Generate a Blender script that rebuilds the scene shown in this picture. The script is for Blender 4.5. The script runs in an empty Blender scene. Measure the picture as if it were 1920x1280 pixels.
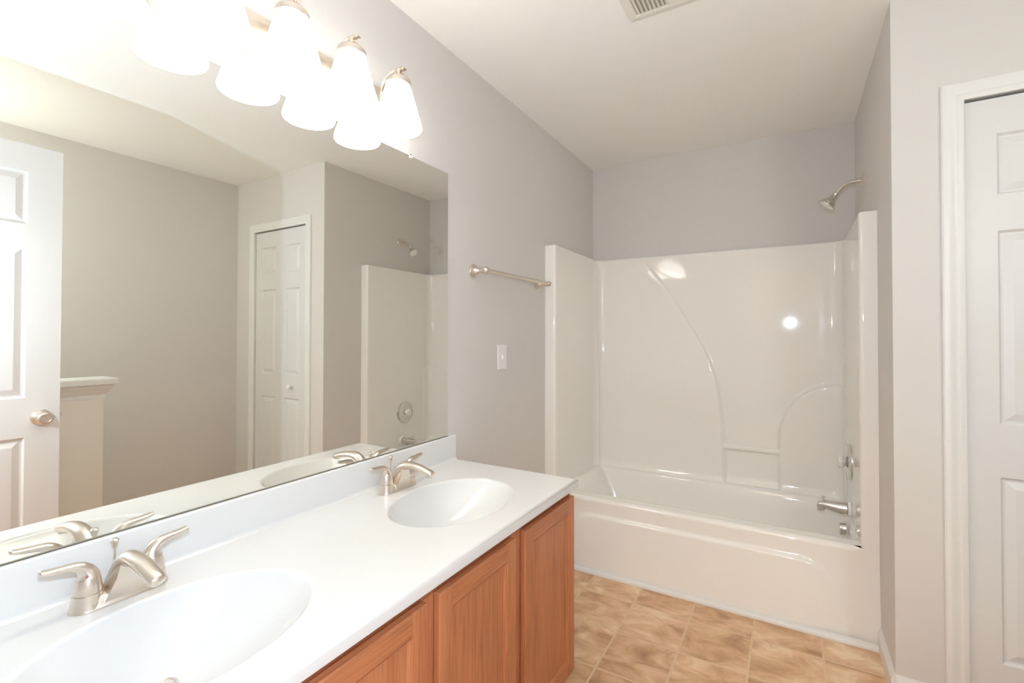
import bpy, math, random
from mathutils import Vector, Matrix
S = bpy.context.scene
COL = S.collection
pi = math.pi
# ------------------------------------------------------------------ camera
CX, CZ, H_CEIL = 1.2218, 1.2593, 2.451
def make_camera():
    a, b, c = math.radians(30.6161), math.radians(0.7328), math.radians(-0.1049)
    r = Vector((math.cos(a), math.sin(a), 0)); fw = Vector((-math.sin(a), math.cos(a), 0)); up = Vector((0, 0, 1))
    f2 = fw*math.cos(b)+up*math.sin(b); u2 = up*math.cos(b)-fw*math.sin(b)
    r3 = r*math.cos(c)-u2*math.sin(c); u3 = r*math.sin(c)+u2*math.cos(c)
    cd = bpy.data.cameras.new('camera'); cd.sensor_width = 36; cd.sensor_fit = 'HORIZONTAL'
    cd.lens = 884.5892/1920*36; cd.shift_x = 0.1174/1920; cd.shift_y = -21.7747/1920; cd.clip_start = .01
    o = bpy.data.objects.new('camera', cd); COL.objects.link(o)
    m = Matrix((r3, u3, -f2)).transposed().to_4x4(); m.translation = (CX, 0, CZ)
    o.matrix_world = m; S.camera = o
make_camera()
# ------------------------------------------------------------------ world, lights, exposure
w = bpy.data.worlds.new('world'); S.world = w; w.use_nodes = True
w.node_tree.nodes['Background'].inputs[0].default_value = (1, 1, 1, 1)
w.node_tree.nodes['Background'].inputs[1].default_value = 0
S.view_settings.view_transform = 'Standard'; S.view_settings.look = 'None'
S.view_settings.gamma = 1; S.view_settings.use_curve_mapping = False
S.view_settings.exposure = 0.31
LAMP = (1.0, .985, .91); SHADE_E, BULB_E = 6.2, 8.0   # glow of the vanity light's frosted glass and bulbs
FLASH = (.66, .81, 1.0); FLASH_W = 31.0                 # the photographer's flash just above the lens
HALL = (1, .72, .40); HALL_W = 14.0                     # fill light added out of view in the hallway, no fixture
NOOK = (.92, 1, .97); NOOK_W = 15.5                     # unseen fill added behind the half wall to lift the ambient light
def light(name, kind, loc, power, color, size=.05, rot=None, parent=None):
    l = bpy.data.lights.new(name, kind); l.energy = power; l.color = color
    if kind == 'AREA': l.size = size
    else: l.shadow_soft_size = size
    o = bpy.data.objects.new(name, l); COL.objects.link(o); o.location = loc
    if rot: o.rotation_euler = rot
    if parent: o.parent = parent
    return o
light('camera_flash', 'POINT', (1.215, .0, 1.415), FLASH_W, FLASH, .012)
light('hallway_fill', 'AREA', (1.0, -.75, 2.38), HALL_W, HALL, .5)
light('nook_fill', 'POINT', (2.25, .14, H_CEIL-.62), NOOK_W, NOOK, .11)
cy = S.cycles
cy.max_bounces = 14; cy.diffuse_bounces = 9; cy.glossy_bounces = 6; cy.transmission_bounces = 6
cy.sample_clamp_indirect = 8; cy.caustics_reflective = True; cy.caustics_refractive = False

# ------------------------------------------------------------------ dimensions
W, D, H, E, R = 1.53, 3.2026, 2.451, 2.1125, 2.577
VR, ZC, CD, BZ = 1.577, .749, .566, .847
# ------------------------------------------------------------------ materials
def s2l(c):
    return tuple((x/255/12.92 if x/255 <= .04045 else ((x/255+.055)/1.055)**2.4) for x in c)+(1,)
def mat(name, col, rough=.5, metal=0, spec=.5, coat=0, bump=None, emit=None):
    m = bpy.data.materials.new(name); m.use_nodes = True; nt = m.node_tree; p = nt.nodes['Principled BSDF']
    p.inputs['Base Color'].default_value = col if len(col) == 4 else col+(1,)
    p.inputs['Roughness'].default_value = rough; p.inputs['Metallic'].default_value = metal
    p.inputs['Specular IOR Level'].default_value = spec
    if coat: p.inputs['Coat Weight'].default_value = coat; p.inputs['Coat Roughness'].default_value = .08
    if bump:
        sc, st, dist = bump
        tc = nt.nodes.new('ShaderNodeTexCoord'); n = nt.nodes.new('ShaderNodeTexNoise'); n.inputs['Scale'].default_value = sc
        n.inputs['Detail'].default_value = 4
        b = nt.nodes.new('ShaderNodeBump'); b.inputs['Strength'].default_value = st; b.inputs['Distance'].default_value = dist
        nt.links.new(tc.outputs['Object'], n.inputs['Vector']); nt.links.new(n.outputs['Fac'], b.inputs['Height'])
        nt.links.new(b.outputs['Normal'], p.inputs['Normal'])
    if emit:
        p.inputs['Emission Color'].default_value = emit[0]; p.inputs['Emission Strength'].default_value = emit[1]
    return m
M_wall = mat('wall_paint', (.68, .65, .62), .75, spec=.2, bump=(90, .05, .002))
M_ceil = mat('ceiling_paint', (.91, .89, .86), .9, spec=.1, bump=(120, .08, .002))
M_trim = mat('trim_paint', (.77, .76, .735), .35, spec=.4)
M_door = mat('door_paint', (.71, .70, .685), .38, spec=.4, bump=(60, .03, .001))
M_counter = mat('cultured_marble', (.70, .695, .68), .16, spec=.5)
M_tub = mat('gel_coat', (.87, .845, .80), .05, spec=.5)
M_plastic = mat('white_plastic', (.85, .84, .82), .35)
M_dark = mat('dark_gap', (.02, .02, .02), .9)  # near-black colour stands for the shade inside the closet gap
M_chrome = mat('bright_nickel', (.70, .68, .65), .12, 1)
M_clear = mat('frosted_acrylic', (.85, .82, .78), .15)
M_vent = mat('vent_enamel', (.80, .77, .70), .5)
def brushed(name, col, rough):
    m = mat(name, col, rough, 1); nt = m.node_tree; p = nt.nodes['Principled BSDF']
    tc = nt.nodes.new('ShaderNodeTexCoord'); mp = nt.nodes.new('ShaderNodeMapping'); mp.inputs['Scale'].default_value = (40, 40, 900)
    n = nt.nodes.new('ShaderNodeTexNoise'); n.inputs['Scale'].default_value = 2
    r = nt.nodes.new('ShaderNodeMapRange'); r.inputs['To Min'].default_value = rough-.015; r.inputs['To Max'].default_value = rough+.03
    nt.links.new(tc.outputs['Object'], mp.inputs['Vector']); nt.links.new(mp.outputs[0], n.inputs['Vector'])
    nt.links.new(n.outputs['Fac'], r.inputs['Value']); nt.links.new(r.outputs[0], p.inputs['Roughness'])
    return m
M_nickel = brushed('brushed_nickel', (.76, .69, .61), .28)
M_mirror = mat('mirror_silver', (.925, .935, .895), 0.0, 1)
M_edge = mat('mirror_edge', (.36, .33, .26), .3, .6)
def glass_glow():
    m = mat('frosted_glass', (.9, .88, .84), .35); nt = m.node_tree; p = nt.nodes['Principled BSDF']
    # glass glows most around the bulb and less up at the neck (object z of the lamp)
    tc = nt.nodes.new('ShaderNodeTexCoord'); sx = nt.nodes.new('ShaderNodeSeparateXYZ')
    r = nt.nodes.new('ShaderNodeMapRange'); r.interpolation_type = 'SMOOTHSTEP'
    r.inputs['From Min'].default_value = .145; r.inputs['From Max'].default_value = .085
    r.inputs['To Min'].default_value = SHADE_E*.11; r.inputs['To Max'].default_value = SHADE_E
    nt.links.new(tc.outputs['Object'], sx.inputs[0]); nt.links.new(sx.outputs['Z'], r.inputs['Value'])
    nt.links.new(r.outputs[0], p.inputs['Emission Strength'])
    p.inputs['Emission Color'].default_value = LAMP+(1,)
    return m
M_glass = glass_glow()
M_bulb = mat('bulb_glow', (1, 1, 1), .5, emit=(LAMP+(1,), BULB_E))
def oak(name, axis):
    m = mat(name, (.4, .2, .1), .38, spec=.35); nt = m.node_tree; p = nt.nodes['Principled BSDF']; N = nt.nodes.new; L = nt.links.new
    tc = N('ShaderNodeTexCoord'); mp = N('ShaderNodeMapping')
    mp.inputs['Scale'].default_value = (1, 1, .09) if axis == 'Z' else (1, .09, 1)
    L(tc.outputs['Object'], mp.inputs['Vector'])
    big = N('ShaderNodeTexNoise'); big.inputs['Scale'].default_value = 9; big.inputs['Detail'].default_value = 3; big.inputs['Distortion'].default_value = .6
    L(mp.outputs[0], big.inputs['Vector'])
    mul = N('ShaderNodeMath'); mul.operation = 'MULTIPLY'; mul.inputs[1].default_value = 11; L(big.outputs['Fac'], mul.inputs[0])
    sn = N('ShaderNodeMath'); sn.operation = 'SINE'; L(mul.outputs[0], sn.inputs[0])
    mp2 = N('ShaderNodeMapping'); mp2.inputs['Scale'].default_value = (1, 1, .03) if axis == 'Z' else (1, .03, 1)
    L(tc.outputs['Object'], mp2.inputs['Vector'])
    fine = N('ShaderNodeTexNoise'); fine.inputs['Scale'].default_value = 260; fine.inputs['Detail'].default_value = 4; L(mp2.outputs[0], fine.inputs['Vector'])
    ad = N('ShaderNodeMath'); ad.operation = 'MULTIPLY_ADD'; ad.inputs[1].default_value = .075; L(sn.outputs[0], ad.inputs[0]); fs = N('ShaderNodeMath'); fs.operation = 'MULTIPLY_ADD'; fs.inputs[1].default_value = .72; fs.inputs[2].default_value = .14; L(fine.outputs['Fac'], fs.inputs[0]); L(fs.outputs[0], ad.inputs[2])
    cr = N('ShaderNodeValToRGB'); e = cr.color_ramp.elements
    e[0].position = .10; e[0].color = s2l((128, 74, 45)); e[1].position = .92; e[1].color = s2l((208, 144, 102))
    mid = e.new(.5); mid.color = s2l((188, 121, 81))
    L(ad.outputs[0], cr.inputs['Fac']); L(cr.outputs[0], p.inputs['Base Color'])
    bp = N('ShaderNodeBump'); bp.inputs['Strength'].default_value = .12; bp.inputs['Distance'].default_value = .001
    L(fine.outputs['Fac'], bp.inputs['Height']); L(bp.outputs[0], p.inputs['Normal'])
    return m
M_oakV = oak('oak_upright_grain', 'Z'); M_oakH = oak('oak_level_grain', 'Y')
def vinyl():
    m = mat('vinyl_tile', (.5, .35, .2), .42, spec=.4); nt = m.node_tree; p = nt.nodes['Principled BSDF']; N = nt.nodes.new; L = nt.links.new
    T = .2497; ox, oy = .0765, 2.221
    tc = N('ShaderNodeTexCoord'); sp = N('ShaderNodeSeparateXYZ'); L(tc.outputs['Object'], sp.inputs[0])
    def M(op, a, b=None, c=None):
        n = N('ShaderNodeMath'); n.operation = op
        for i, v in enumerate((a, b, c)):
            if v is None: continue
            if isinstance(v, (int, float)): n.inputs[i].default_value = v
            else: L(v, n.inputs[i])
        return n.outputs[0]
    u = M('DIVIDE', M('SUBTRACT', sp.outputs['X'], ox), T); v = M('DIVIDE', M('SUBTRACT', sp.outputs['Y'], oy), T)
    du = M('PINGPONG', u, .5); dv = M('PINGPONG', v, .5); dm = M('MINIMUM', du, dv)
    wob = N('ShaderNodeTexNoise'); wob.inputs['Scale'].default_value = 30; L(tc.outputs['Object'], wob.inputs['Vector'])
    dm2 = M('MULTIPLY_ADD', M('SUBTRACT', wob.outputs['Fac'], .5), .012, dm)
    gr = N('ShaderNodeMapRange'); gr.inputs['From Min'].default_value = .010; gr.inputs['From Max'].default_value = .022; L(dm2, gr.inputs['Value'])
    cu = M('FLOOR', u); cv = M('FLOOR', v)
    cb = N('ShaderNodeCombineXYZ'); L(cu, cb.inputs[0]); L(cv, cb.inputs[1])
    wn = N('ShaderNodeTexWhiteNoise'); wn.noise_dimensions = '2D'; L(cb.outputs[0], wn.inputs['Vector'])
    off = N('ShaderNodeVectorMath'); off.operation = 'MULTIPLY_ADD'; off.inputs[1].default_value = (7, 7, 7); L(wn.outputs['Color'], off.inputs[0]); L(tc.outputs['Object'], off.inputs[2])
    rot = N('ShaderNodeMapping'); rot.inputs['Rotation'].default_value = (0, 0, .5); rot.inputs['Scale'].default_value = (1, 1.7, 1); L(off.outputs[0], rot.inputs['Vector'])
    n1 = N('ShaderNodeTexNoise'); n1.inputs['Scale'].default_value = 6.5; n1.inputs['Detail'].default_value = 7; n1.inputs['Roughness'].default_value = .62; n1.inputs['Distortion'].default_value = .55; L(rot.outputs[0], n1.inputs['Vector'])
    fac = M('ADD', n1.outputs['Fac'], M('MULTIPLY', M('SUBTRACT', wn.outputs['Value'], .5), .10))
    cr = N('ShaderNodeValToRGB'); e = cr.color_ramp.elements
    e[0].position = .30; e[0].color = s2l((170, 130, 96)); e[1].position = .70; e[1].color = s2l((236, 212, 178))
    a = e.new(.46); a.color = s2l((205, 164, 126)); b = e.new(.56); b.color = s2l((220, 184, 146))
    L(fac, cr.inputs['Fac'])
    mx = N('ShaderNodeMix'); mx.data_type = 'RGBA'; L(gr.outputs[0], mx.inputs['Factor']); mx.inputs['A'].default_value = s2l((216, 189, 152)); L(cr.outputs[0], mx.inputs['B'])
    L(mx.outputs['Result'], p.inputs['Base Color'])
    bp = N('ShaderNodeBump'); bp.inputs['Strength'].default_value = .25; bp.inputs['Distance'].default_value = .002; L(gr.outputs[0], bp.inputs['Height']); L(bp.outputs[0], p.inputs['Normal'])
    return m
M_floor = vinyl()

# ------------------------------------------------------------------ mesh helpers
class MB:
    def __init__(s): s.v = []; s.f = []
    def add(s, vs, fs):
        n = len(s.v); s.v += [tuple(x) for x in vs]; s.f += [tuple(i+n for i in f) for f in fs]; return s
    def box(s, x0, x1, y0, y1, z0, z1):
        return s.add([(x, y, z) for z in (z0, z1) for y in (y0, y1) for x in (x0, x1)],
                     [(0, 2, 3, 1), (4, 5, 7, 6), (0, 1, 5, 4), (2, 6, 7, 3), (0, 4, 6, 2), (1, 3, 7, 5)])
    def grid(s, fn, nu, nv, cu=False):
        vs = [fn(i, j) for j in range(nv) for i in range(nu)]
        fs = [(j*nu+i, j*nu+(i+1) % nu, (j+1)*nu+(i+1) % nu, (j+1)*nu+i) for j in range(nv-1) for i in range(nu if cu else nu-1)]
        return s.add(vs, fs)
    def lathe(s, prof, o=(0, 0, 0), ax=(0, 0, 1), n=32, caps=True):
        ax = Vector(ax).normalized(); t = Vector((1, 0, 0)) if abs(ax.x) < .9 else Vector((0, 1, 0))
        a = ax.cross(t).normalized(); b = ax.cross(a); o = Vector(o)
        k = len(s.v)
        s.grid(lambda i, j: o+ax*prof[j][1]+(a*math.cos(2*pi*i/n)+b*math.sin(2*pi*i/n))*max(prof[j][0], 1e-5), n, len(prof), True)
        if caps:
            if prof[0][0] > 1e-4: s.f.append(tuple(k+i for i in range(n))[::-1])
            if prof[-1][0] > 1e-4: s.f.append(tuple(k+(len(prof)-1)*n+i for i in range(n)))
        return s
    def tube(s, pts, n=16, side=None, sub=8):
        """pts: (x,y,z,r_side,r_up); side: the sideways direction; smooth catmull-rom path with round end caps"""
        P = [Vector(p[:3]) for p in pts]; Q = [(p[3], p[4] if len(p) > 4 else p[3]) for p in pts]
        def cr(a, b, c, d, t): return .5*((2*b)+(c-a)*t+(2*a-5*b+4*c-d)*t*t+(3*b-a-3*c+d)*t**3)
        path = []; m = len(P)
        for i in range(m-1):
            g = lambda L, k: L[min(max(k, 0), m-1)]
            for k in range(sub):
                t = k/sub
                path.append((cr(g(P, i-1), g(P, i), g(P, i+1), g(P, i+2), t),
                             cr(g(Q, i-1)[0], Q[i][0], Q[i+1][0], g(Q, i+2)[0], t), cr(g(Q, i-1)[1], Q[i][1], Q[i+1][1], g(Q, i+2)[1], t)))
        path.append((P[-1], *Q[-1]))
        rings = []; sd = Vector(side).normalized() if side else None; K = len(path)
        for i, (p, a, b) in enumerate(path):
            tg = (path[min(i+1, K-1)][0]-path[max(i-1, 0)][0]).normalized()
            if side: u = (sd-tg*sd.dot(tg)).normalized()
            else:
                if i == 0:
                    ref = Vector((0, 0, 1)) if abs(tg.z) < .9 else Vector((1, 0, 0)); u = ref.cross(tg).normalized()
                else: u = (u-tg*u.dot(tg)).normalized()
            rings.append((p, u, tg.cross(u), tg, a, b))
        p, u, v_, tg, a, b = rings[0]; pre = [(p-tg*min(a, b)*.5*q, u, v_, tg, a*c, b*c) for q, c in ((.9, .35), (.6, .75))]
        p, u, v_, tg, a, b = rings[-1]; post = [(p+tg*min(a, b)*.5*q, u, v_, tg, a*c, b*c) for q, c in ((.6, .75), (.9, .35))]
        rings = pre+rings+post; k = len(s.v)
        s.grid(lambda i, j: rings[j][0]+rings[j][1]*rings[j][4]*math.cos(2*pi*i/n)+rings[j][2]*rings[j][5]*math.sin(2*pi*i/n), n, len(rings), True)
        s.f.append(tuple(k+i for i in range(n))[::-1]); s.f.append(tuple(k+(len(rings)-1)*n+i for i in range(n)))
        return s
    def prism(s, poly, ax, a0, a1):
        """poly: 2-D outline, extruded along ax ('X': poly=(y,z); 'Y': (x,z); 'Z': (x,y))"""
        n = len(poly)
        def p(q, a): return {'X': (a, q[0], q[1]), 'Y': (q[0], a, q[1]), 'Z': (q[0], q[1], a)}[ax]
        return s.add([p(q, a0) for q in poly]+[p(q, a1) for q in poly],
                     [tuple(range(n)), tuple(range(2*n-1, n-1, -1))]+[(i, i+n, (i+1) % n+n, (i+1) % n) for i in range(n)])
def obj(name, mb, m, parent=None, smooth=40, bevel=0, seg=2):
    o0 = Vector((0, 0, 0)); q = parent
    while q: o0 += q.location; q = q.parent
    me = bpy.data.meshes.new(name); me.from_pydata([tuple(Vector(v)-o0) for v in mb.v], [], mb.f); me.update()
    import bmesh
    b = bmesh.new(); b.from_mesh(me); bmesh.ops.remove_doubles(b, verts=b.verts, dist=1e-6); bmesh.ops.recalc_face_normals(b, faces=b.faces); b.to_mesh(me); b.free()
    me.materials.append(m)
    if smooth is not None:
        me.shade_smooth(); me.set_sharp_from_angle(angle=math.radians(smooth))
    o = bpy.data.objects.new(name, me); COL.objects.link(o)
    if parent: o.parent = parent
    if bevel:
        bv = o.modifiers.new('bevel', 'BEVEL'); bv.width = bevel; bv.segments = seg; bv.limit_method = 'ANGLE'; bv.angle_limit = .6
        if smooth is not None:
            bv.harden_normals = True
    return o
def tag(o, label, cat, group=None):
    o['label'] = label; o['category'] = cat
    if group: o['group'] = group
    return o
def thing(name, label, cat, loc, group=None):
    o = bpy.data.objects.new(name, None); COL.objects.link(o); o.location = loc; o.empty_display_size = .05
    return tag(o, label, cat, group)
def struct(name, mb, m, label=None, cat=None, **k):
    o = obj(name, mb, m, None, **k); o['kind'] = 'structure'
    if label: o['label'] = label; o['category'] = cat
    return o
def dup(root, loc, label=None):
    r = root.copy(); COL.objects.link(r); r.location = loc
    if label: r['label'] = label
    for ch in list(root.children):
        c = ch.copy(); COL.objects.link(c); c.parent = r
        for g in ch.children:
            d = g.copy(); COL.objects.link(d); d.parent = c
    return r
def smooth01(t):
    t = min(max(t, 0), 1); return t*t*(3-2*t)

# ------------------------------------------------------------------ room shell
T = .12
struct('floor', MB().box(-T, R+T, -1.5, D+T, -.1, 0), M_floor, 'tan marbled vinyl floor in square tiles', 'floor', smooth=None)
struct('ceiling', MB().box(-T, R+T, -1.5, D+T, H, H+.1), M_ceil, 'flat white painted ceiling', 'ceiling', smooth=None)
struct('wall_left', MB().box(-T, 0, -1.5, D+T, 0, H), M_wall, 'pale grey wall behind the vanity and mirror', 'wall', smooth=None)
struct('wall_back', MB().box(0, W+T, D, D+T, 0, H), M_wall, 'grey wall above the back of the bathtub', 'wall', smooth=None)
struct('wall_right', MB().box(W, W+T, E+T, D, 0, H), M_wall, 'beige-lit wall of the tub alcove carrying the shower head', 'wall', smooth=None)
# closet wall with the door opening
DX0, DX1, DZ = 1.722, 2.331, 2.046
b = MB().box(W, DX0-.012, E, E+T, 0, H).box(DX1+.012, R, E, E+T, 0, H).box(DX0-.012, DX1+.012, E, E+T, DZ+.012, H)
struct('wall_closet', b, M_wall, 'grey wall around the white closet door', 'wall', smooth=None)
struct('wall_closet_back', MB().box(W+T, R, E+.7, E+.8, 0, H).box(R, R+T, E, E+.8, 0, H), M_dark, 'closet interior coloured near-black for its shade, seen through the gap over the door', 'wall', smooth=None)
struct('wall_far', MB().box(R, R+T, -1.5, E+T, 0, H), M_wall, 'tan-looking wall behind the half wall, seen in the mirror', 'wall', smooth=None)
NX0, NX1 = .70, 1.515
b = MB().box(0, NX0, -T, 0, 0, H).box(NX1, R, -T, 0, 0, H).box(NX0, NX1, -T, 0, 2.065, H)
struct('wall_near', b, M_wall, 'wall with the entry doorway, behind the camera', 'wall', smooth=None)
struct('wall_hall', MB().box(0, R, -1.5, -1.4, 0, H), M_wall, 'hallway wall behind the entry doorway', 'wall', smooth=None)
# half wall
PX, PY = 1.95, 1.062
hw = struct('wall_half', MB().box(PX, PX+.12, 0, PY, 0, .93), M_wall, 'low half wall with a moulded white cap, seen in the mirror beside the open door', 'half wall', smooth=None)
cap = MB()
rows = [(0, .925), (.006, .925), (.006, .945), (.012, .953), (.020, .968), (.030, .982), (.034, .992), (.034, .998), (.046, .998), (.048, 1.001), (.048, 1.024), (.046, 1.030)]
def caprow(i, j):
    o, z = rows[j]; c = [(PX-o, .001), (PX+.12+o, .001), (PX+.12+o, PY+o), (PX-o, PY+o)][i]; return (c[0], c[1], z)
cap.grid(caprow, 4, len(rows), True); cap.f.append(tuple(range((len(rows)-1)*4, len(rows)*4)))
obj('cap', cap, M_trim, hw, smooth=None)['label'] = 'white moulded cap'
obj('facing', MB().box(PX-.004, PX-.0002, .001, PY-.001, .07, .924), mat('facing_paint', (.80, .77, .71), .45), hw, smooth=None)
# baseboards
def bb(name, ax, fixed, a0, a1, sgn, h=.082, t=.013):
    pf = [(0, 0), (t, 0), (t, h*.72), (t*.75, h*.82), (t*.45, h*.93), (t*.3, h), (0, h)]
    poly = [(fixed+sgn*d, z) for d, z in pf]
    if ax == 'Y': b_ = MB().prism(poly, 'Y', a0, a1)
    else: b_ = MB().prism(poly, 'X', a0, a1)
    return struct(name, b_, M_trim, smooth=None)
bb('baseboard_right', 'Y', W, E+.001, 2.437, -1)
bb('baseboard_left', 'Y', 0, 1.58, 2.437, 1)
bb('baseboard_far', 'Y', R, .001, E-.001, -1)
bb('baseboard_closet', 'X', E, W, 1.6615, -1)
bb('baseboard_closet_far', 'X', E, 2.3925, R-.014, -1)
# door casing (profile swept round the opening)
def casing(name, x0, x1, zt, y, sgn, wd, label):
    pr = [(0, 0), (0, .010), (.006, .013), (.016, .014), (.020, .011), (.030, .012), (wd-.020, .017), (wd-.012, .018), (wd-.004, .016), (wd, .012), (wd, 0)]
    cs = [(x0, 0, -1, 0), (x0, zt, -1, 1), (x1, zt, 1, 1), (x1, 0, 1, 0)]
    def fn(i, j):
        x, z, ox, oz = cs[j]; o, d = pr[i]; return (x+ox*o, y+sgn*d, z+oz*o)
    b_ = MB().grid(fn, len(pr), 4)
    n = len(pr); b_.f.append(tuple(range(n))); b_.f.append(tuple(range(4*n-1, 3*n-1, -1)))
    return struct(name, b_, M_trim, label, 'door trim', smooth=25)
casing('trim_1', DX0-.002, DX1+.002, DZ, E, -1, .0595, 'white moulded casing round the closet door')
casing('trim_2', NX0, NX1, 2.065, -T, -1, .06, 'white casing round the entry doorway on the hall side')
b = MB().box(NX0, NX0+.012, -T, .0, 0, 2.065).box(NX1-.012, NX1, -T, 0, 0, 2.065).box(NX0, NX1, -T, 0, 2.053, 2.065)
struct('trim_3', b, M_trim, 'white jamb lining the entry doorway', 'door trim', smooth=None)
b = MB().box(DX0-.012, DX0-.002, E, E+T, 0, DZ+.012).box(DX1+.002, DX1+.012, E, E+T, 0, DZ+.012).box(DX0-.002, DX1+.002, E, E+T, DZ+.002, DZ+.012)
struct('trim_4', b, M_trim, 'white jamb lining the closet doorway', 'door trim', smooth=None)

# ------------------------------------------------------------------ six-panel doors
def panel_door(w_, h_, th, cols, rows_, place):
    """local (u across, z up, d outwards); recessed raised panels on both faces"""
    b_ = MB()
    us = [0]+[x for c in cols for x in c]+[w_]; zs = [0]+[x for r in rows_ for x in r]+[h_]
    for sgn, base in ((1, th/2), (-1, -th/2)):
        for i in range(len(us)-1):
            for j in range(len(zs)-1):
                u0, u1, z0, z1 = us[i], us[i+1], zs[j], zs[j+1]
                if i % 2 == 1 and j % 2 == 1:
                    k = [(0, 0), (.007, -.0085), (.013, -.0085), (.034, -.002), (.036, -.0015)]
                    fn = lambda a, c: place([u0+k[c][0], u1-k[c][0], u1-k[c][0], u0+k[c][0]][a], [z0+k[c][0], z0+k[c][0], z1-k[c][0], z1-k[c][0]][a], base+sgn*k[c][1])
                    n = len(b_.v); b_.grid(fn, 4, len(k), True); b_.f.append(tuple(n+4*(len(k)-1)+q for q in range(4)))
                else:
                    b_.add([place(u0, z0, base), place(u1, z0, base), place(u1, z1, base), place(u0, z1, base)], [(0, 1, 2, 3)])
    e = [(0, 0), (w_, 0), (w_, h_), (0, h_)]
    for i in range(4):
        (ua, za), (ub, zb) = e[i], e[(i+1) % 4]
        b_.add([place(ua, za, -th/2), place(ub, zb, -th/2), place(ub, zb, th/2), place(ua, za, th/2)], [(0, 1, 2, 3)])
    return b_
Wc = DX1-DX0-.004
cl = [(.077, .249), (.357, Wc-.077)]
hz = .012
rz = [(.208-hz, .806-hz), (.975-hz, 1.604-hz), (1.722-hz, 1.921-hz)]
dY = E+.006
d1 = struct('door_1', panel_door(Wc, 2.0385-hz, .034, cl, rz, lambda u, z, d: (DX0+.002+u, dY+.017-d, hz+z)), M_door, 'white six-panel closet door with a small white knob', 'door', smooth=None)
kb = MB().lathe([(.009, 0), (.008, .008), (.007, .014), (.014, .019), (.0165, .026), (.014, .033), (.006, .0365), (0, .037)], (1.880, dY, .893), (0, -1, 0), 24)
obj('door_knob', kb, M_plastic, d1)
obj('track', MB().box(DX0, DX1, E+.030, E+.06, DZ-.006, DZ+.001), M_dark, d1, smooth=None)
# entry door, open flat beside the camera: leaf along Y at x = 1.44
LW = .762; ly1 = .760; lx = 1.497; th = .035
cols = [(.108, .341), (.421, LW-.108)]
rz2 = [(.205, .839), (1.001, 1.625), (1.717, 1.933)]
d2 = struct('door_2', panel_door(LW, 2.034, th, cols, [(a-.012, c-.012) for a, c in rz2], lambda u, z, d: (lx+th/2-d, ly1-u, .012+z)), M_door, 'open white six-panel entry door with a satin knob, seen in the mirror', 'door', smooth=None)
kn = MB()
for sx, x in ((-1, lx), (1, lx+th)):
    kn.lathe([(.033, 0), (.033, .003), (.029, .008), (.016, .011), (.012, .015), (.0115, .028), (.018, .032), (.0255, .040), (.027, .048), (.0255, .055), (.021, .060), (.0185, .0605), (.017, .0585), (.006, .058), (.0055, .060), (0, .060)], (x, .700, .915), (sx, 0, 0), 36)
obj('door_knob', kn, M_nickel, d2)
lt = MB().box(lx+.006, lx+th-.006, ly1-.0005, ly1+.0012, .887, .943).box(lx+.011, lx+th-.011, ly1, ly1+.011, .907, .923)
obj('latch', lt, M_nickel, d2, smooth=None)
hg = MB()
for z in (.25, 1.05, 1.82): hg.lathe([(.007, -.045), (.007, .045)], (lx-.004, ly1-LW-.002, z), (0, 0, 1), 12)
obj('hinge', hg, M_nickel, d2)

# ------------------------------------------------------------------ mirror
mt = thing('wall_mirror', 'large frameless mirror on the left wall above the double vanity', 'mirror', (.004, .79, .8485))
my0, my1, mz0, mz1 = .045, 1.5355, .8485, 1.929
obj('mirror_glass', MB().box(.0015, .0050, my0, my1, mz0, mz1), M_mirror, mt, smooth=None)
obj('backing', MB().box(.0002, .0014, my0-.0015, my1+.0012, mz0, mz1+.0012), M_edge, mt, smooth=None)
obj('bottom_channel', MB().box(.0002, .0075, my0, my1, mz0-.0012, mz0-.0001).box(.0054, .0075, my0, my1, mz0-.0012, mz0+.0012), M_edge, mt, smooth=None)
for y in (1.314, .27):
    obj('clip', MB().box(.0055, .0085, y-.006, y+.006, mz1-.008, mz1+.005).box(.0005, .0085, y-.006, y+.006, mz1+.002, mz1+.006).lathe([(.004, 0), (.004, .002), (0, .003)], (.0085, y, mz1-.002), (1, 0, 0), 12), M_clear, mt, smooth=None)

# ------------------------------------------------------------------ vanity cabinet
XB = .533
cab = thing('vanity_cabinet', 'oak vanity cabinet with framed doors under the white double-sink countertop', 'cabinet', (.28, .79, 0))
c = MB().box(.002, XB-.02, .006, .024, .0, .7205).box(.002, XB-.02, VR-.020, VR-.002, 0, .7205).box(.002, XB-.02, .024, VR-.020, .085, .103).box(.002, .012, .024, VR-.020, .103, .7205)
obj('carcass', c, M_oakV, cab, smooth=None)
obj('toe_kick', MB().box(XB-.075, XB-.06, .024, VR-.020, 0, .085), M_oakH, cab, smooth=None)
doors = [(1.212, 1.572), (.821, 1.160), (.430, .784), (.046, .393)]
fr = MB()
ed = [.006]+[y for a, b_ in doors[::-1] for y in (a+.015, b_-.015)]+[VR-.002]
for i in range(0, len(ed), 2): obj('frame_stile', MB().box(XB-.02, XB, ed[i], ed[i+1], .066, .7205), M_oakV, cab, smooth=None, bevel=.0012)
for i in range(1, len(ed)-1, 2):
    for za, zb in ((.66, .7205), (.066, .11)): obj('frame_rail', MB().box(XB-.0195, XB-.0002, ed[i], ed[i+1], za, zb), M_oakH, cab, smooth=None)
z0, z1 = .078, .690
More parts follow.
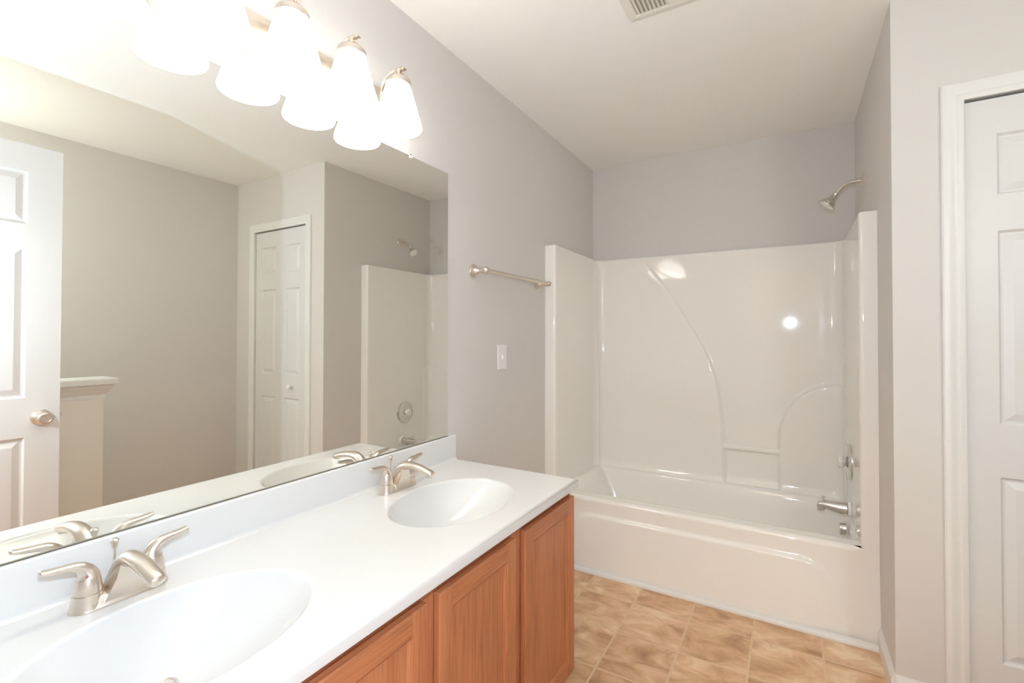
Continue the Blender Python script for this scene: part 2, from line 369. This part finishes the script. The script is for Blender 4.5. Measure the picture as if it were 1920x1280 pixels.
for a, b_ in doors:
    st = .050
    def bar(y0, y1, za, zb, side):
        """stile or rail with an eased outer edge and a small inner profile; side: which way the panel lies"""
        return MB().box(XB+.0004, XB+.0195, y0, y1, za, zb)
    dd = obj('door', MB().box(XB+.0004, XB+.0195, a, a+st, z0, z1).box(XB+.0004, XB+.0195, b_-st, b_, z0, z1), M_oakV, cab, smooth=40, bevel=.004, seg=3)
    for za, zb in ((z0, z0+st), (z1-st, z1)):
        obj('rail', MB().box(XB+.0004, XB+.0193, a+st-.003, b_-st+.003, za, zb), M_oakH, dd, smooth=40, bevel=.003, seg=2)
    pn = MB(); ya, yb, za, zb = a+st-.004, b_-st+.004, z0+st-.004, z1-st+.004
    k = [(0, .017), (.008, .0135), (.011, .011), (.012, .011)]
    n = 4
    pn.grid(lambda i, j: (XB+k[j][1], [ya+k[j][0], yb-k[j][0], yb-k[j][0], ya+k[j][0]][i], [za+k[j][0], za+k[j][0], zb-k[j][0], zb-k[j][0]][i]), 4, len(k), True)
    pn.f.append(tuple(4*(len(k)-1)+q for q in range(4)))
    pn.add([(XB+.003, ya, za), (XB+.003, yb, za), (XB+.003, yb, zb), (XB+.003, ya, zb)], [(3, 2, 1, 0)])
    obj('panel', pn, M_oakV, dd, smooth=None)

# ------------------------------------------------------------------ countertop with moulded basins
ct = thing('vanity_countertop', 'white moulded double-sink countertop with backsplash on the oak vanity', 'countertop', (.28, .79, ZC-.028))
SY = (.420, 1.182); SX, SA, SB, SD = .312, .166, .2265, .128
CY0 = .006
def el(rho, th_, sy):
    k_ = (1-min(rho, 1)); cx = SX-.080*k_
    return cx+SA*rho*math.cos(th_), sy+SB*rho*math.sin(th_)
XF = CD-.010
top = MB(); basins = []
ymid = .801
for sy, ya, yb in ((SY[0], CY0, ymid), (SY[1], ymid, VR-.008)):
    xa, xb = .030, XF
    ths = sorted([2*pi*i/120 for i in range(120)]+[math.atan2((y-sy), (x-SX)) % (2*pi) for x in (xa, xb) for y in (ya, yb)])
    n = len(ths)
    def rect(t):
        c_, s_ = math.cos(t), math.sin(t)
        m_ = min(((xb-SX)/c_ if c_ > 1e-9 else 9), ((xa-SX)/c_ if c_ < -1e-9 else 9), ((yb-sy)/s_ if s_ > 1e-9 else 9), ((ya-sy)/s_ if s_ < -1e-9 else 9))
        return SX+m_*c_, sy+m_*s_
    def eang(t): return math.atan2(SA*math.sin(t), SB*math.cos(t))      # ellipse parameter with the same polar angle
    def fn(i, j):
        t = ths[i]; e_ = eang(t); x0, y0 = el(1.04, e_, sy); x1, y1 = rect(t); q = j/3
        return (x0+(x1-x0)*q, y0+(y1-y0)*q, ZC)
    top.grid(fn, n, 4, True)
    bs = MB()
    prof = [(1.04, 0), (1.025, -.0002), (1.012, -.0010), (1.002, -.0025)]
    prof += [(r_, -.0040-(SD-.004)*(1-((r_-.13)/.862)**2.05)**.97) for r_ in (.992, .982, .968, .95, .925, .895, .86, .82, .77, .71, .64, .56, .47, .38, .29, .20, .13)]
    def fb(i, j):
        rho, dz = prof[j]; e_ = eang(ths[i])
        if rho < .35:
            # circles round the drain at the middle
            q = (rho-.13)/.21; xx, yy = el(.34, e_, sy); cx = SX-.080*.87; r_ = .0225
            xc, yc = cx+r_*math.cos(e_), sy+r_*math.sin(e_); x, y = xc+(xx-xc)*q, yc+(yy-yc)*q
        else: x, y = el(rho, e_, sy)
        return (x, y, ZC+dz)
    bs.grid(fb, n, len(prof), True)
    basins.append((bs, sy))
# front edge and right end roll-over, underside, cove
ro = [(-.001, .00003), (.001, 0), (.005, -.0008), (.0085, -.0030), (.010, -.0075), (.010, -.0265), (.008, -.0280), (-.02, -.0280)]
top.grid(lambda i, j: (XF+ro[i][0], (CY0, VR-.008)[j] if j == 0 else VR-.008+ro[i][0]*.8, ZC+ro[i][1]), len(ro), 2)
top.grid(lambda i, j: ((.0005, XF)[j] if j == 0 else XF+ro[i][0], VR-.008+ro[i][0]*.8, ZC+ro[i][1]), len(ro), 2)
top.add([(.0005, CY0, ZC-.028), (.030, CY0, ZC-.028), (XF, CY0, ZC-.028), (XF, CY0, ZC), (.03, CY0, ZC), (.0005, CY0, ZC)], [(0, 1, 2, 3, 4, 5)])
# the strip behind y-range at the backsplash end
obj('slab', top, M_counter, ct, smooth=50)
bsp = [(.0005, ZC-.02), (.0005, BZ), (.0165, BZ), (.0190, BZ-.001), (.0200, BZ-.0035), (.0200, ZC+.010), (.0212, ZC+.005), (.0250, ZC+.0012), (.0300, ZC), (.0300, ZC-.02)]
obj('backsplash', MB().prism(bsp, 'Y', CY0, VR-.001), M_counter, ct, smooth=50)
for bs, sy in basins:
    sk = obj('sink_basin', bs, M_counter, ct, smooth=60)
    dr = MB().lathe([(.0245, -.128), (.0245, -.1245), (.022, -.1225), (.018, -.1245), (.0165, -.126), (.0160, -.1225), (.012, -.120), (0, -.119)], (SX-.080*.87, sy, ZC), (0, 0, 1), 32)
    obj('drain', dr, M_nickel, sk)

# ------------------------------------------------------------------ faucets
def make_faucet(y, label):
    f = thing('sink_faucet', label, 'faucet', (.085, y, ZC), 'centreset faucets on the vanity')
    def P(x, yy, z): return (.085+x, y+yy, ZC+z)
    Lh = .0515
    base = MB()
    def stad(r, z, n=48, L=Lh):
        out = []
        for i in range(n):
            t = 2*pi*i/n; out.append(P(r*math.cos(t), (L if math.sin(t) >= 0 else -L)+r*math.sin(t), z))
        return out
    lay = [(.0275, .0003), (.0278, .002), (.0268, .004), (.0245, .010), (.0222, .018), (.0205, .0215), (.017, .023)]
    k = 0
    for r, z in lay: base.v += stad(r, z)
    for j in range(len(lay)-1): base.f += [(j*48+i, j*48+(i+1) % 48, (j+1)*48+(i+1) % 48, (j+1)*48+i) for i in range(48)]
    base.f.append(tuple((len(lay)-1)*48+i for i in range(48)))
    for s in (-1, 1): base.lathe([(.0268, .004), (.0248, .014), (.0232, .026), (.0228, .0285), (.021, .0295)], P(0, s*Lh, 0), (0, 0, 1), 36)
    obj('base_plate', base, M_nickel, f)
    sp = MB()
    sp.tube([P(-.003, 0, .016)+(.036, .020), P(-.002, 0, .028)+(.0285, .020), P(.002, 0, .043)+(.0225, .0195), P(.012, 0, .064)+(.0185, .018), P(.033, 0, .080)+(.0172, .0148),
             P(.062, 0, .0845)+(.0166, .0120), P(.095, 0, .0815)+(.0162, .0112), P(.124, 0, .0745)+(.0160, .0110), P(.143, 0, .0690)+(.0156, .0108), P(.150, 0, .0660)+(.0140, .0092)], 28, (0, 1, 0), 6)
    # flat wedge under the arch
    sp.prism([(-.034, .008), (.034, .008), (.020, .050), (.014, .074), (-.014, .074), (-.020, .050)], 'X', 0, .022)
    nv = 12
    sp.v[-nv:] = [P(x_+.003+(0 if i < 6 else (.0 if z_ < .04 else .012)), yy_, z_) for i, (x_, yy_, z_) in enumerate(sp.v[-nv:])]
    so = obj('spout', sp, M_nickel, f)
    obj('aerator', MB().lathe([(.0105, .012), (.0105, 0), (.009, -.001), (.008, .002), (0, .002)], P(.139, 0, .0585), (.12, 0, 1), 24), M_chrome, so)
    for s in (-1, 1):
        h = MB()
        h.lathe([(.0205, .0292), (.0224, .0302), (.0222, .036), (.0205, .048), (.0182, .058)], P(0, s*Lh, 0), (0, 0, 1), 36)
        q = lambda yy, z, a, b_, x=0: P(x, s*(Lh+yy), z)+(a, b_)
        h.tube([q(0, .050, .0200, .0195), q(-.001, .060, .0172, .0168), q(.003, .071, .0142, .0134), q(.012, .0800, .0124, .0098), q(.026, .0846, .0110, .0072), q(.042, .0866, .0104, .0060), q(.056, .0886, .0100, .0052), q(.066, .0912, .0086, .0042)], 24, (1, 0, 0), 6)
        ho = obj('handle', h, M_nickel, f)
        obj('index_dot', MB().lathe([(.0022, 0), (.0022, .0016), (0, .002)], P(.0165 if s < 0 else -.0165, s*(Lh+.006), .0645), (1 if s < 0 else -1, s*.35, .2), 12), mat('index_red' if s < 0 else 'index_blue', (.35, .08, .06) if s < 0 else (.1, .15, .35), .4), ho)
    rod = MB().lathe([(.0020, .018), (.0020, .086), (.0042, .087), (.0052, .093), (.0072, .099), (.0072, .101), (.0045, .1035), (0, .104)], P(-.031, 0, 0), (0, 0, 1), 20)
    obj('lift_rod', rod, M_nickel, f)
    return f
make_faucet(.413, 'brushed nickel two-handle faucet at the near sink, in the photo foreground')
make_faucet(1.170, 'brushed nickel two-handle faucet at the far sink, nearer the bathtub')

# ------------------------------------------------------------------ vanity light
LY = [1.147-.1936*k for k in range(4)]; LX = .102
vl = thing('vanity_light', 'brushed nickel four-lamp bath light with bell glass shades above the mirror', 'wall light', (.0, .857, 2.04))
def rrect(y0, y1, za, zb, r, n=10):
    o = []
    for cy_, cz_, a0 in ((y1-r, zb-r, 0), (y0+r, zb-r, pi/2), (y0+r, za+r, pi), (y1-r, za+r, 3*pi/2)):
        o += [(cy_+r*math.cos(a0+pi/2*i/n), cz_+r*math.sin(a0+pi/2*i/n)) for i in range(n+1)]
    return o
ly0, ly1_ = .466, 1.248
bpm = MB(); lays = [(0, .0005), (0, .014), (.004, .0185), (.010, .020), (.016, .0205), (.020, .024), (.026, .0255)]
for o_, x in lays: bpm.v += [(x, p[0], p[1]) for p in rrect(ly0+o_, ly1_-o_, 1.978+o_, 2.107-o_, .050-o_*.6)]
n = 44
for j in range(len(lays)-1): bpm.f += [(j*n+i, j*n+(i+1) % n, (j+1)*n+(i+1) % n, (j+1)*n+i) for i in range(n)]
bpm.f.append(tuple((len(lays)-1)*n+i for i in range(n)))
obj('backplate', bpm, M_nickel, vl)
first = None
for y in LY:
    fit = MB().lathe([(.0400, 2.089), (.0425, 2.091), (.0430, 2.100), (.0415, 2.105), (.0360, 2.1115), (.0260, 2.118), (.0170, 2.125), (.0125, 2.131), (.0110, 2.140)], (LX, y, 0), (0, 0, 1), 36)
    fo = obj('lamp_holder', fit, M_nickel, vl)
    arm = MB().tube([(.024, y, 2.045, .0075, .0055), (.025, y, 2.075, .0080, .0045), (.030, y, 2.102, .0085, .0045), (.042, y, 2.121, .0088, .0045), (.061, y, 2.133, .0092, .0045), (.083, y, 2.1395, .0096, .0045), (.107, y, 2.1415, .0100, .0050), (.130, y, 2.139, .0102, .0068)], 16, (0, 1, 0), 6)
    arm.lathe([(.019, 0), (.019, .006), (.014, .010), (.009, .012)], (.0245, y, 2.040), (1, 0, 0), 24)
    obj('arm', arm, M_nickel, vl)
    sh = [(.0370, 2.097), (.0395, 2.095), (.0415, 2.086), (.0435, 2.078), (.0500, 2.055), (.0580, 2.026), (.0665, 1.996), (.0735, 1.972), (.0772, 1.960), (.0786, 1.9525), (.0780, 1.947), (.0760, 1.944), (.0735, 1.946), (.0725, 1.952), (.0700, 1.968), (.0620, 1.996), (.0540, 2.026), (.0460, 2.055), (.0400, 2.076), (.0360, 2.093)]
    so = obj('lamp_shade', MB().lathe(sh, (LX, y, 0), (0, 0, 1), 48, False), M_glass, vl, smooth=60)
    # shade mesh: put its own origin at the rim so that the glow follows the glass
    so.location = (LX, y-.857, 1.944-2.04)
    for v_ in so.data.vertices: v_.co -= Vector(so.location)
    obj('bulb', MB().lathe([(.012, 2.088), (.013, 2.075), (.020, 2.055), (.028, 2.032), (.030, 2.015), (.027, 1.999), (.018, 1.988), (0, 1.984)], (LX, y, 0), (0, 0, 1), 24), M_bulb, so)

# ------------------------------------------------------------------ towel bar, switch, vent
tb = thing('towel_bar', 'brushed nickel towel bar on the wall between mirror and tub', 'towel rail', (.0, 2.03, 1.548))
ty0, ty1, tz, tx = 1.722, 2.342, 1.5475, .068
for y in (ty0, ty1):
    obj('post', MB().lathe([(.0310, .0005), (.0315, .004), (.0285, .0075), (.0255, .0085), (.0250, .012), (.0205, .0145), (.0180, .0150), (.0170, .020), (.0120, .027), (.0085, .034), (.0070, .043), (.0085, .049), (.0125, .055), (.0150, .062), (.0155, .068), (.0148, .075), (.0115, .081), (.005, .085), (0, .0855)], (0, y, tz), (1, 0, 0), 32), M_nickel, tb)
obj('bar', MB().lathe([(.0095, ty0+.006), (.0095, ty1-.006)], (tx, 0, tz), (0, 1, 0), 24), M_nickel, tb)
sw = thing('wall_switch', 'white toggle switch plate on the grey wall below the towel bar', 'switch', (.0, 1.964, 1.155))
py, pz = 1.964, 1.156
obj('cover_plate', MB().box(.0003, .0062, py-.040, py+.040, pz-.060, pz+.060), M_plastic, sw, smooth=40, bevel=.003, seg=3)
obj('toggle', MB().box(.0060, .0072, py-.0055, py+.0055, pz-.013, pz+.013).prism([(py-.004, pz-.008), (py+.004, pz-.008), (py+.0035, pz+.009), (py-.0035, pz+.009)], 'X', .0068, .0125), M_plastic, sw, smooth=None, bevel=.0006)
for dz in (-.030, .030): obj('screw', MB().lathe([(.0032, 0), (.0030, .0008), (0, .0010)], (.0061, py, pz+dz), (1, 0, 0), 14), M_plastic, sw)
vt = thing('ceiling_vent', 'white slatted air register in the ceiling at the top of the photo', 'vent', (.88, 1.66, H))
vx0, vx1, vy0, vy1 = .702, 1.052, 1.556, 1.758
vf = MB()
k = [(0, 0), (.003, .0045), (.020, .0075), (.030, .0075), (.034, .002)]
vf.grid(lambda i, j: ([vx0+k[j][0], vx1-k[j][0], vx1-k[j][0], vx0+k[j][0]][i], [vy0+k[j][0], vy0+k[j][0], vy1-k[j][0], vy1-k[j][0]][i], H-.0003-k[j][1]), 4, len(k), True)
vf.box(.850, .902, vy0+.03, vy1-.03, H-.0075, H-.0055)
obj('frame', vf, M_vent, vt, smooth=None)
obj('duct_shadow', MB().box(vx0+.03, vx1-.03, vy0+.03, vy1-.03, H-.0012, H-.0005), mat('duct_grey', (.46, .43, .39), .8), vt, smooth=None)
for i in range(8):
    for x, s in ((vx0+.042+i*.0145, 1), (vx1-.042-i*.0145, -1)):
        obj('louvre', MB().add([(x-.0055*s, vy0+.032, H-.0015), (x+.0055*s, vy0+.032, H-.0090), (x+.0055*s, vy1-.032, H-.0090), (x-.0055*s, vy1-.032, H-.0015),
                                (x-.0045*s, vy0+.032, H-.0015), (x+.0065*s, vy0+.032, H-.0090), (x+.0065*s, vy1-.032, H-.0090), (x-.0045*s, vy1-.032, H-.0015)],
                               [(0, 1, 2, 3), (7, 6, 5, 4), (0, 4, 5, 1), (3, 2, 6, 7), (1, 5, 6, 2), (0, 3, 7, 4)]), M_vent, vt, smooth=None)

# ------------------------------------------------------------------ bathtub with moulded surround
tub = thing('bathtub_surround', 'white moulded bathtub with tall glossy wall surround in the end alcove', 'bathtub', (.765, 2.82, 0))
FY, XL, XR, BY, ST, RZ = 2.440, .064, 1.468, 3.140, 1.783, .380
G = .0003
rc = .055
path = []          # (x, y, nx, ny, region)
def lin(a, b_, n_): return [a+(b_-a)*i/n_ for i in range(n_)]
for x in lin(G, XL-.014, 4): path.append((x, FY, 0, -1))
for i in range(7):
    t = -pi/2+pi/2*i/6; path.append((XL-.014+.014*math.cos(t), FY+.014+.014*math.sin(t), math.cos(t), math.sin(t)))
for y in lin(FY+.014, BY-rc, 24)[1:]: path.append((XL, y, 1, 0))
iL = len(path)
for i in range(13):
    t = pi-pi/2*i/12; path.append((XL+rc+rc*math.cos(t), BY-rc+rc*math.sin(t), -math.cos(t), -math.sin(t)))
for x in lin(XL+rc, XR-rc, 250)[1:]: path.append((x, BY, 0, -1))
for i in range(13):
    t = pi/2-pi/2*i/12; path.append((XR-rc+rc*math.cos(t), BY-rc+rc*math.sin(t), -math.cos(t), -math.sin(t)))
iR = len(path)
for y in lin(BY-rc, FY+.014, 60)[1:]: path.append((XR, y, -1, 0))
for i in range(7):
    t = pi+pi/2*i/6; path.append((XR+.014+.014*math.cos(t), FY+.014+.014*math.sin(t), math.cos(t), math.sin(t)))
for x in lin(XR+.014, W-G, 4)[1:]+[W-G]: path.append((x, FY, 0, -1))
Ls = [0]
for a, b_ in zip(path, path[1:]): Ls.append(Ls[-1]+math.hypot(b_[0]-a[0], b_[1]-a[1]))
zb_x = [(.30, .853), (.381, .853), (.608, .850), (.75, .842), (.90, .828), (1.0, .811), (1.095, .785), (1.2, .742), (1.293, .692), (1.4, .630), (1.5, .570), (1.571, .525), (1.662, .454), (1.767, .374), (1.80, .345)]
def xarc(z):
    for (za, xa), (zb_, xb_) in zip(zb_x, zb_x[1:]):
        if z <= zb_: return xa+(xb_-xa)*(z-za)/(zb_-za)
    return .345
def relief(x, y, z, k):
    """how far the moulded surface stands out from the recessed middle of the back panel"""
    h = 0
    if iL <= k < iR:
        t = smooth01((1.40-z)/.5); wd = .008+.029*smooth01((1.35-z)/.6); A = .009+.017*t
        A *= smooth01((1.765-z)/.05)
        slope = .55 if z > 1.1 else .25+.3*(z-.38)/.72
        h = A*smooth01((xarc(z)+wd-x)/wd)
    if k > iR-280:
        if k < iR-12:
            if z < .66: d = x-1.160
            else:
                ex, ez = (min(x, 1.44)-1.44)/.28, (z-.66)/.333; d = (1-math.sqrt(ex*ex+ez*ez))*.28
        else:
            d = .993-z
            if k >= iR: d = min(d, (y-3.060))
        h = max(h, (.024 if k < iR-12 else .024-.017*smooth01((k-iR+12)/12))*smooth01(d/.016+.5))
    if iL <= k < iR and .84 < x < 1.165:
        q = (z-.592)/.017
        if abs(q) < 1: h = max(h, .021*math.sqrt(1-q**4))
    return h
zrows = [RZ]+[RZ+.008*i for i in range(1, int((ST-.006-RZ)/.008))]+[ST-.006, ST-.003, ST-.001, ST]
def wall_pt(k, z, zi):
    x, y, nx, ny = path[k]; h = relief(x, y, z, k)
    if zi < 6 and iL <= k <= iR: h += .018*(1-zi/6)**2*smooth01((k-iL)/12)*smooth01((iR-k)/12)
    if zi >= len(zrows)-4: h -= (.0, .0012, .0030, .006)[zi-len(zrows)+4]
    return (x+nx*h, y+ny*h, z)
def panel(name, k0, k1):
    b_ = MB(); n_ = k1-k0
    b_.grid(lambda i, j: wall_pt(k0+i, zrows[j], j), n_, len(zrows))
    def capf(i, j):
        p = wall_pt(k0+i, ST, len(zrows)-1)
        if j == 0: return p
        x, y, nx, ny = path[k0+i]
        if k0+i < iL: return (G, y if y > FY+.02 else p[1], ST)
        if k0+i >= iR: return (W-G, y if y > FY+.02 else p[1], ST)
        xx = x+(G-XL)*smooth01((XL+rc-x)/rc)+(W-G-XR)*smooth01((x-XR+rc)/rc)
        return (xx, D-G, ST)
    b_.grid(capf, n_, 2)
    return obj(name, b_, M_tub, tub, smooth=60)
panel('side_panel', 0, iL+1); panel('back_panel', iL, iR+1); panel('side_panel', iR, len(path))
# apron: rim nose, recess line and the standing-out lower panel
def apron_y(x, z):
    y = FY
    # lower panel
    ax, az = .690, .292
    u = abs(x-.765)
    if u < .48: d = az-z
    else:
        q = math.sqrt(((u-.48)/.185)**2+(max(z, 0)/az)**2); d = (1-q)*.19
    fade = 1-.75*smooth01((u-.50)/.14)
    y -= .016*smooth01(d/.016+.5)*fade
    y -= .026*smooth01((.33-z)/.33)
    return y
xs = [G+(W-2*G)*i/220 for i in range(221)]
zs = [0.0005]+[.006*i for i in range(1, 60)]+[.358]
ap = MB()
def rimy(i, j):
    x = xs[i]
    if j < len(zs): return (x, apron_y(x, zs[j]), zs[j])
    t = (j-len(zs)+1)/8*pi/2; r_ = .022; f_ = smooth01((x-XL)/.03)*smooth01((XR-x)/.03)
    return (x, apron_y(x, .358)+f_*r_*(1-math.cos(t)), .358+r_*math.sin(t))
ap.grid(rimy, len(xs), len(zs)+8)
obj('apron', ap, M_tub, tub, smooth=60)
# well
well = MB(); NX, NY = 150, 90
wy0 = FY+.0215
def wf(i, j):
    x = XL-.002+(XR-XL+.004)*i/(NX-1); y = wy0+(BY+.006-wy0)*j/(NY-1)
    # rim widths: front .075, back .045, ends .02
    dl = (x-(XL+.022)); dr_ = (XR-.004-x); df = (y-(FY+.085)); db = (BY-.045-y)
    fs = (dl/.20, dr_/.040, df/.075, db/.085)
    f1 = 0 if min(fs) <= 0 else sum(q**-4 for q in fs)**-.25
    k_ = smooth01(f1)
    rr = min(1, max(0, f1))
    return (x, y, RZ-.325*(k_ if f1 < 1 else 1))
well.grid(wf, NX, NY)
obj('basin', well, M_tub, tub, smooth=80)
# quarter-round strip along the floor
qr = [(FY-.0425, 0.0005), (FY-.066, .0005), (FY-.0655, .009), (FY-.062, .0165), (FY-.056, .0205), (FY-.048, .023), (FY-.0425, .023)]
struct('trim_5', MB().prism(qr, 'X', .004, W-.0135), M_trim, 'thin white quarter-round strip along the foot of the bathtub', 'trim', smooth=60)

# ------------------------------------------------------------------ tub and shower fittings
VY = 2.838
shw = thing('shower', 'brushed nickel shower head on a bent arm high on the alcove wall', 'shower', (W, VY, 2.02))
sa = Vector((-.62, 0, -.78)).normalized()
arm = MB().tube([(W-.002, VY, 2.020, .0100), (W-.035, VY, 2.0205, .0100), (W-.062, VY, 2.016, .0100), (W-.083, VY, 2.003, .0100), (W-.098, VY, 1.987, .0100), (W-.108, VY, 1.974, .0100)], 20, (0, 1, 0), 6)
obj('arm', arm, M_nickel, shw)
obj('flange', MB().lathe([(.031, .0005), (.030, .003), (.022, .008), (.014, .011), (.011, .012)], (W, VY, 2.020), (-1, 0, 0), 32), M_nickel, shw)
hd = MB().lathe([(.0125, -.004), (.0135, 0), (.0135, .012), (.0115, .015), (.0110, .018), (.0145, .021), (.0165, .026), (.0160, .031), (.0200, .038), (.0260, .046), (.0320, .053), (.0340, .057), (.0335, .060), (.0400, .066), (.0420, .069), (.0415, .073), (.038, .075)], (W-.108, VY, 1.974), sa, 36)
ho = obj('shower_head', hd, M_chrome, shw)
obj('spray_face', MB().lathe([(.0385, .0735), (.034, .0765), (.020, .0785), (0, .079)], (W-.108, VY, 1.974), sa, 32, False), M_clear, ho)
vv = thing('shower_valve', 'round satin valve plate with a short knob on the tub end wall', 'valve', (XR, VY, .645))
obj('valve_plate', MB().lathe([(.0885, .0005), (.0885, .003), (.085, .007), (.074, .011), (.050, .0145), (.030, .0165), (.026, .019), (.024, .024)], (XR, VY, .645), (-1, 0, 0), 48), M_chrome, vv)
obj('valve_stem', MB().lathe([(.019, .018), (.0165, .032)], (XR, VY, .645), (-1, 0, 0), 28), M_clear, vv)
kb = MB(); nk = 48
pr_ = [(.024, .030), (.0285, .032), (.0300, .037), (.0295, .046), (.025, .050), (.010, .0505)]
kb.grid(lambda i, j: (XR-pr_[j][1], VY+pr_[j][0]*(1+.05*math.cos(8*2*pi*i/nk))*math.cos(2*pi*i/nk), .645+pr_[j][0]*(1+.05*math.cos(8*2*pi*i/nk))*math.sin(2*pi*i/nk)), nk, len(pr_), True)
kb.f.append(tuple(range((len(pr_)-1)*nk, len(pr_)*nk))); kb.f.append(tuple(range(nk)))
obj('valve_knob', kb, M_clear, vv)
ts = thing('tub_spout', 'satin bath spout with a diverter pull above the overflow plate', 'spout', (XR, VY-.03, .42))
SYY = VY-.03; sz = .423
sp = MB().tube([(XR-.020, SYY, sz, .0320, .0330), (XR-.045, SYY, sz+.001, .0300, .0310), (XR-.085, SYY, sz+.005, .0260, .0250), (XR-.112, SYY, sz+.008, .0220, .0195), (XR-.130, SYY, sz+.004, .0200, .0175)], 28, (0, 1, 0), 6)
sp.lathe([(.0165, .012), (.0175, -.018), (.0150, -.020), (.0130, -.016), (0, -.016)], (XR-.126, SYY, sz-.004), (-.15, 0, 1), 24)
so = obj('spout_body', sp, M_chrome, ts)
obj('diverter', MB().lathe([(.0030, 0), (.0030, .014), (.0085, .0155), (.0090, .018), (.0080, .0205), (0, .0215)], (XR-.112, SYY, sz+.0255), (0, 0, 1), 20), M_chrome, so)
obj('escutcheon', MB().lathe([(.0345, .001), (.0345, .012), (.032, .015)], (XR, SYY, sz), (-1, 0, 0), 32), M_clear, ts)
ov = thing('overflow_plate', 'round satin overflow cap inside the tub below the spout', 'overflow', (XR-.02, SYY, .325))
obj('overflow_cap', MB().lathe([(.0305, -.0005), (.0305, .022), (.029, .0255), (.024, .027), (0, .0275)], (XR-.0215, SYY, .325), (-1, 0, 0), 36), M_chrome, ov)
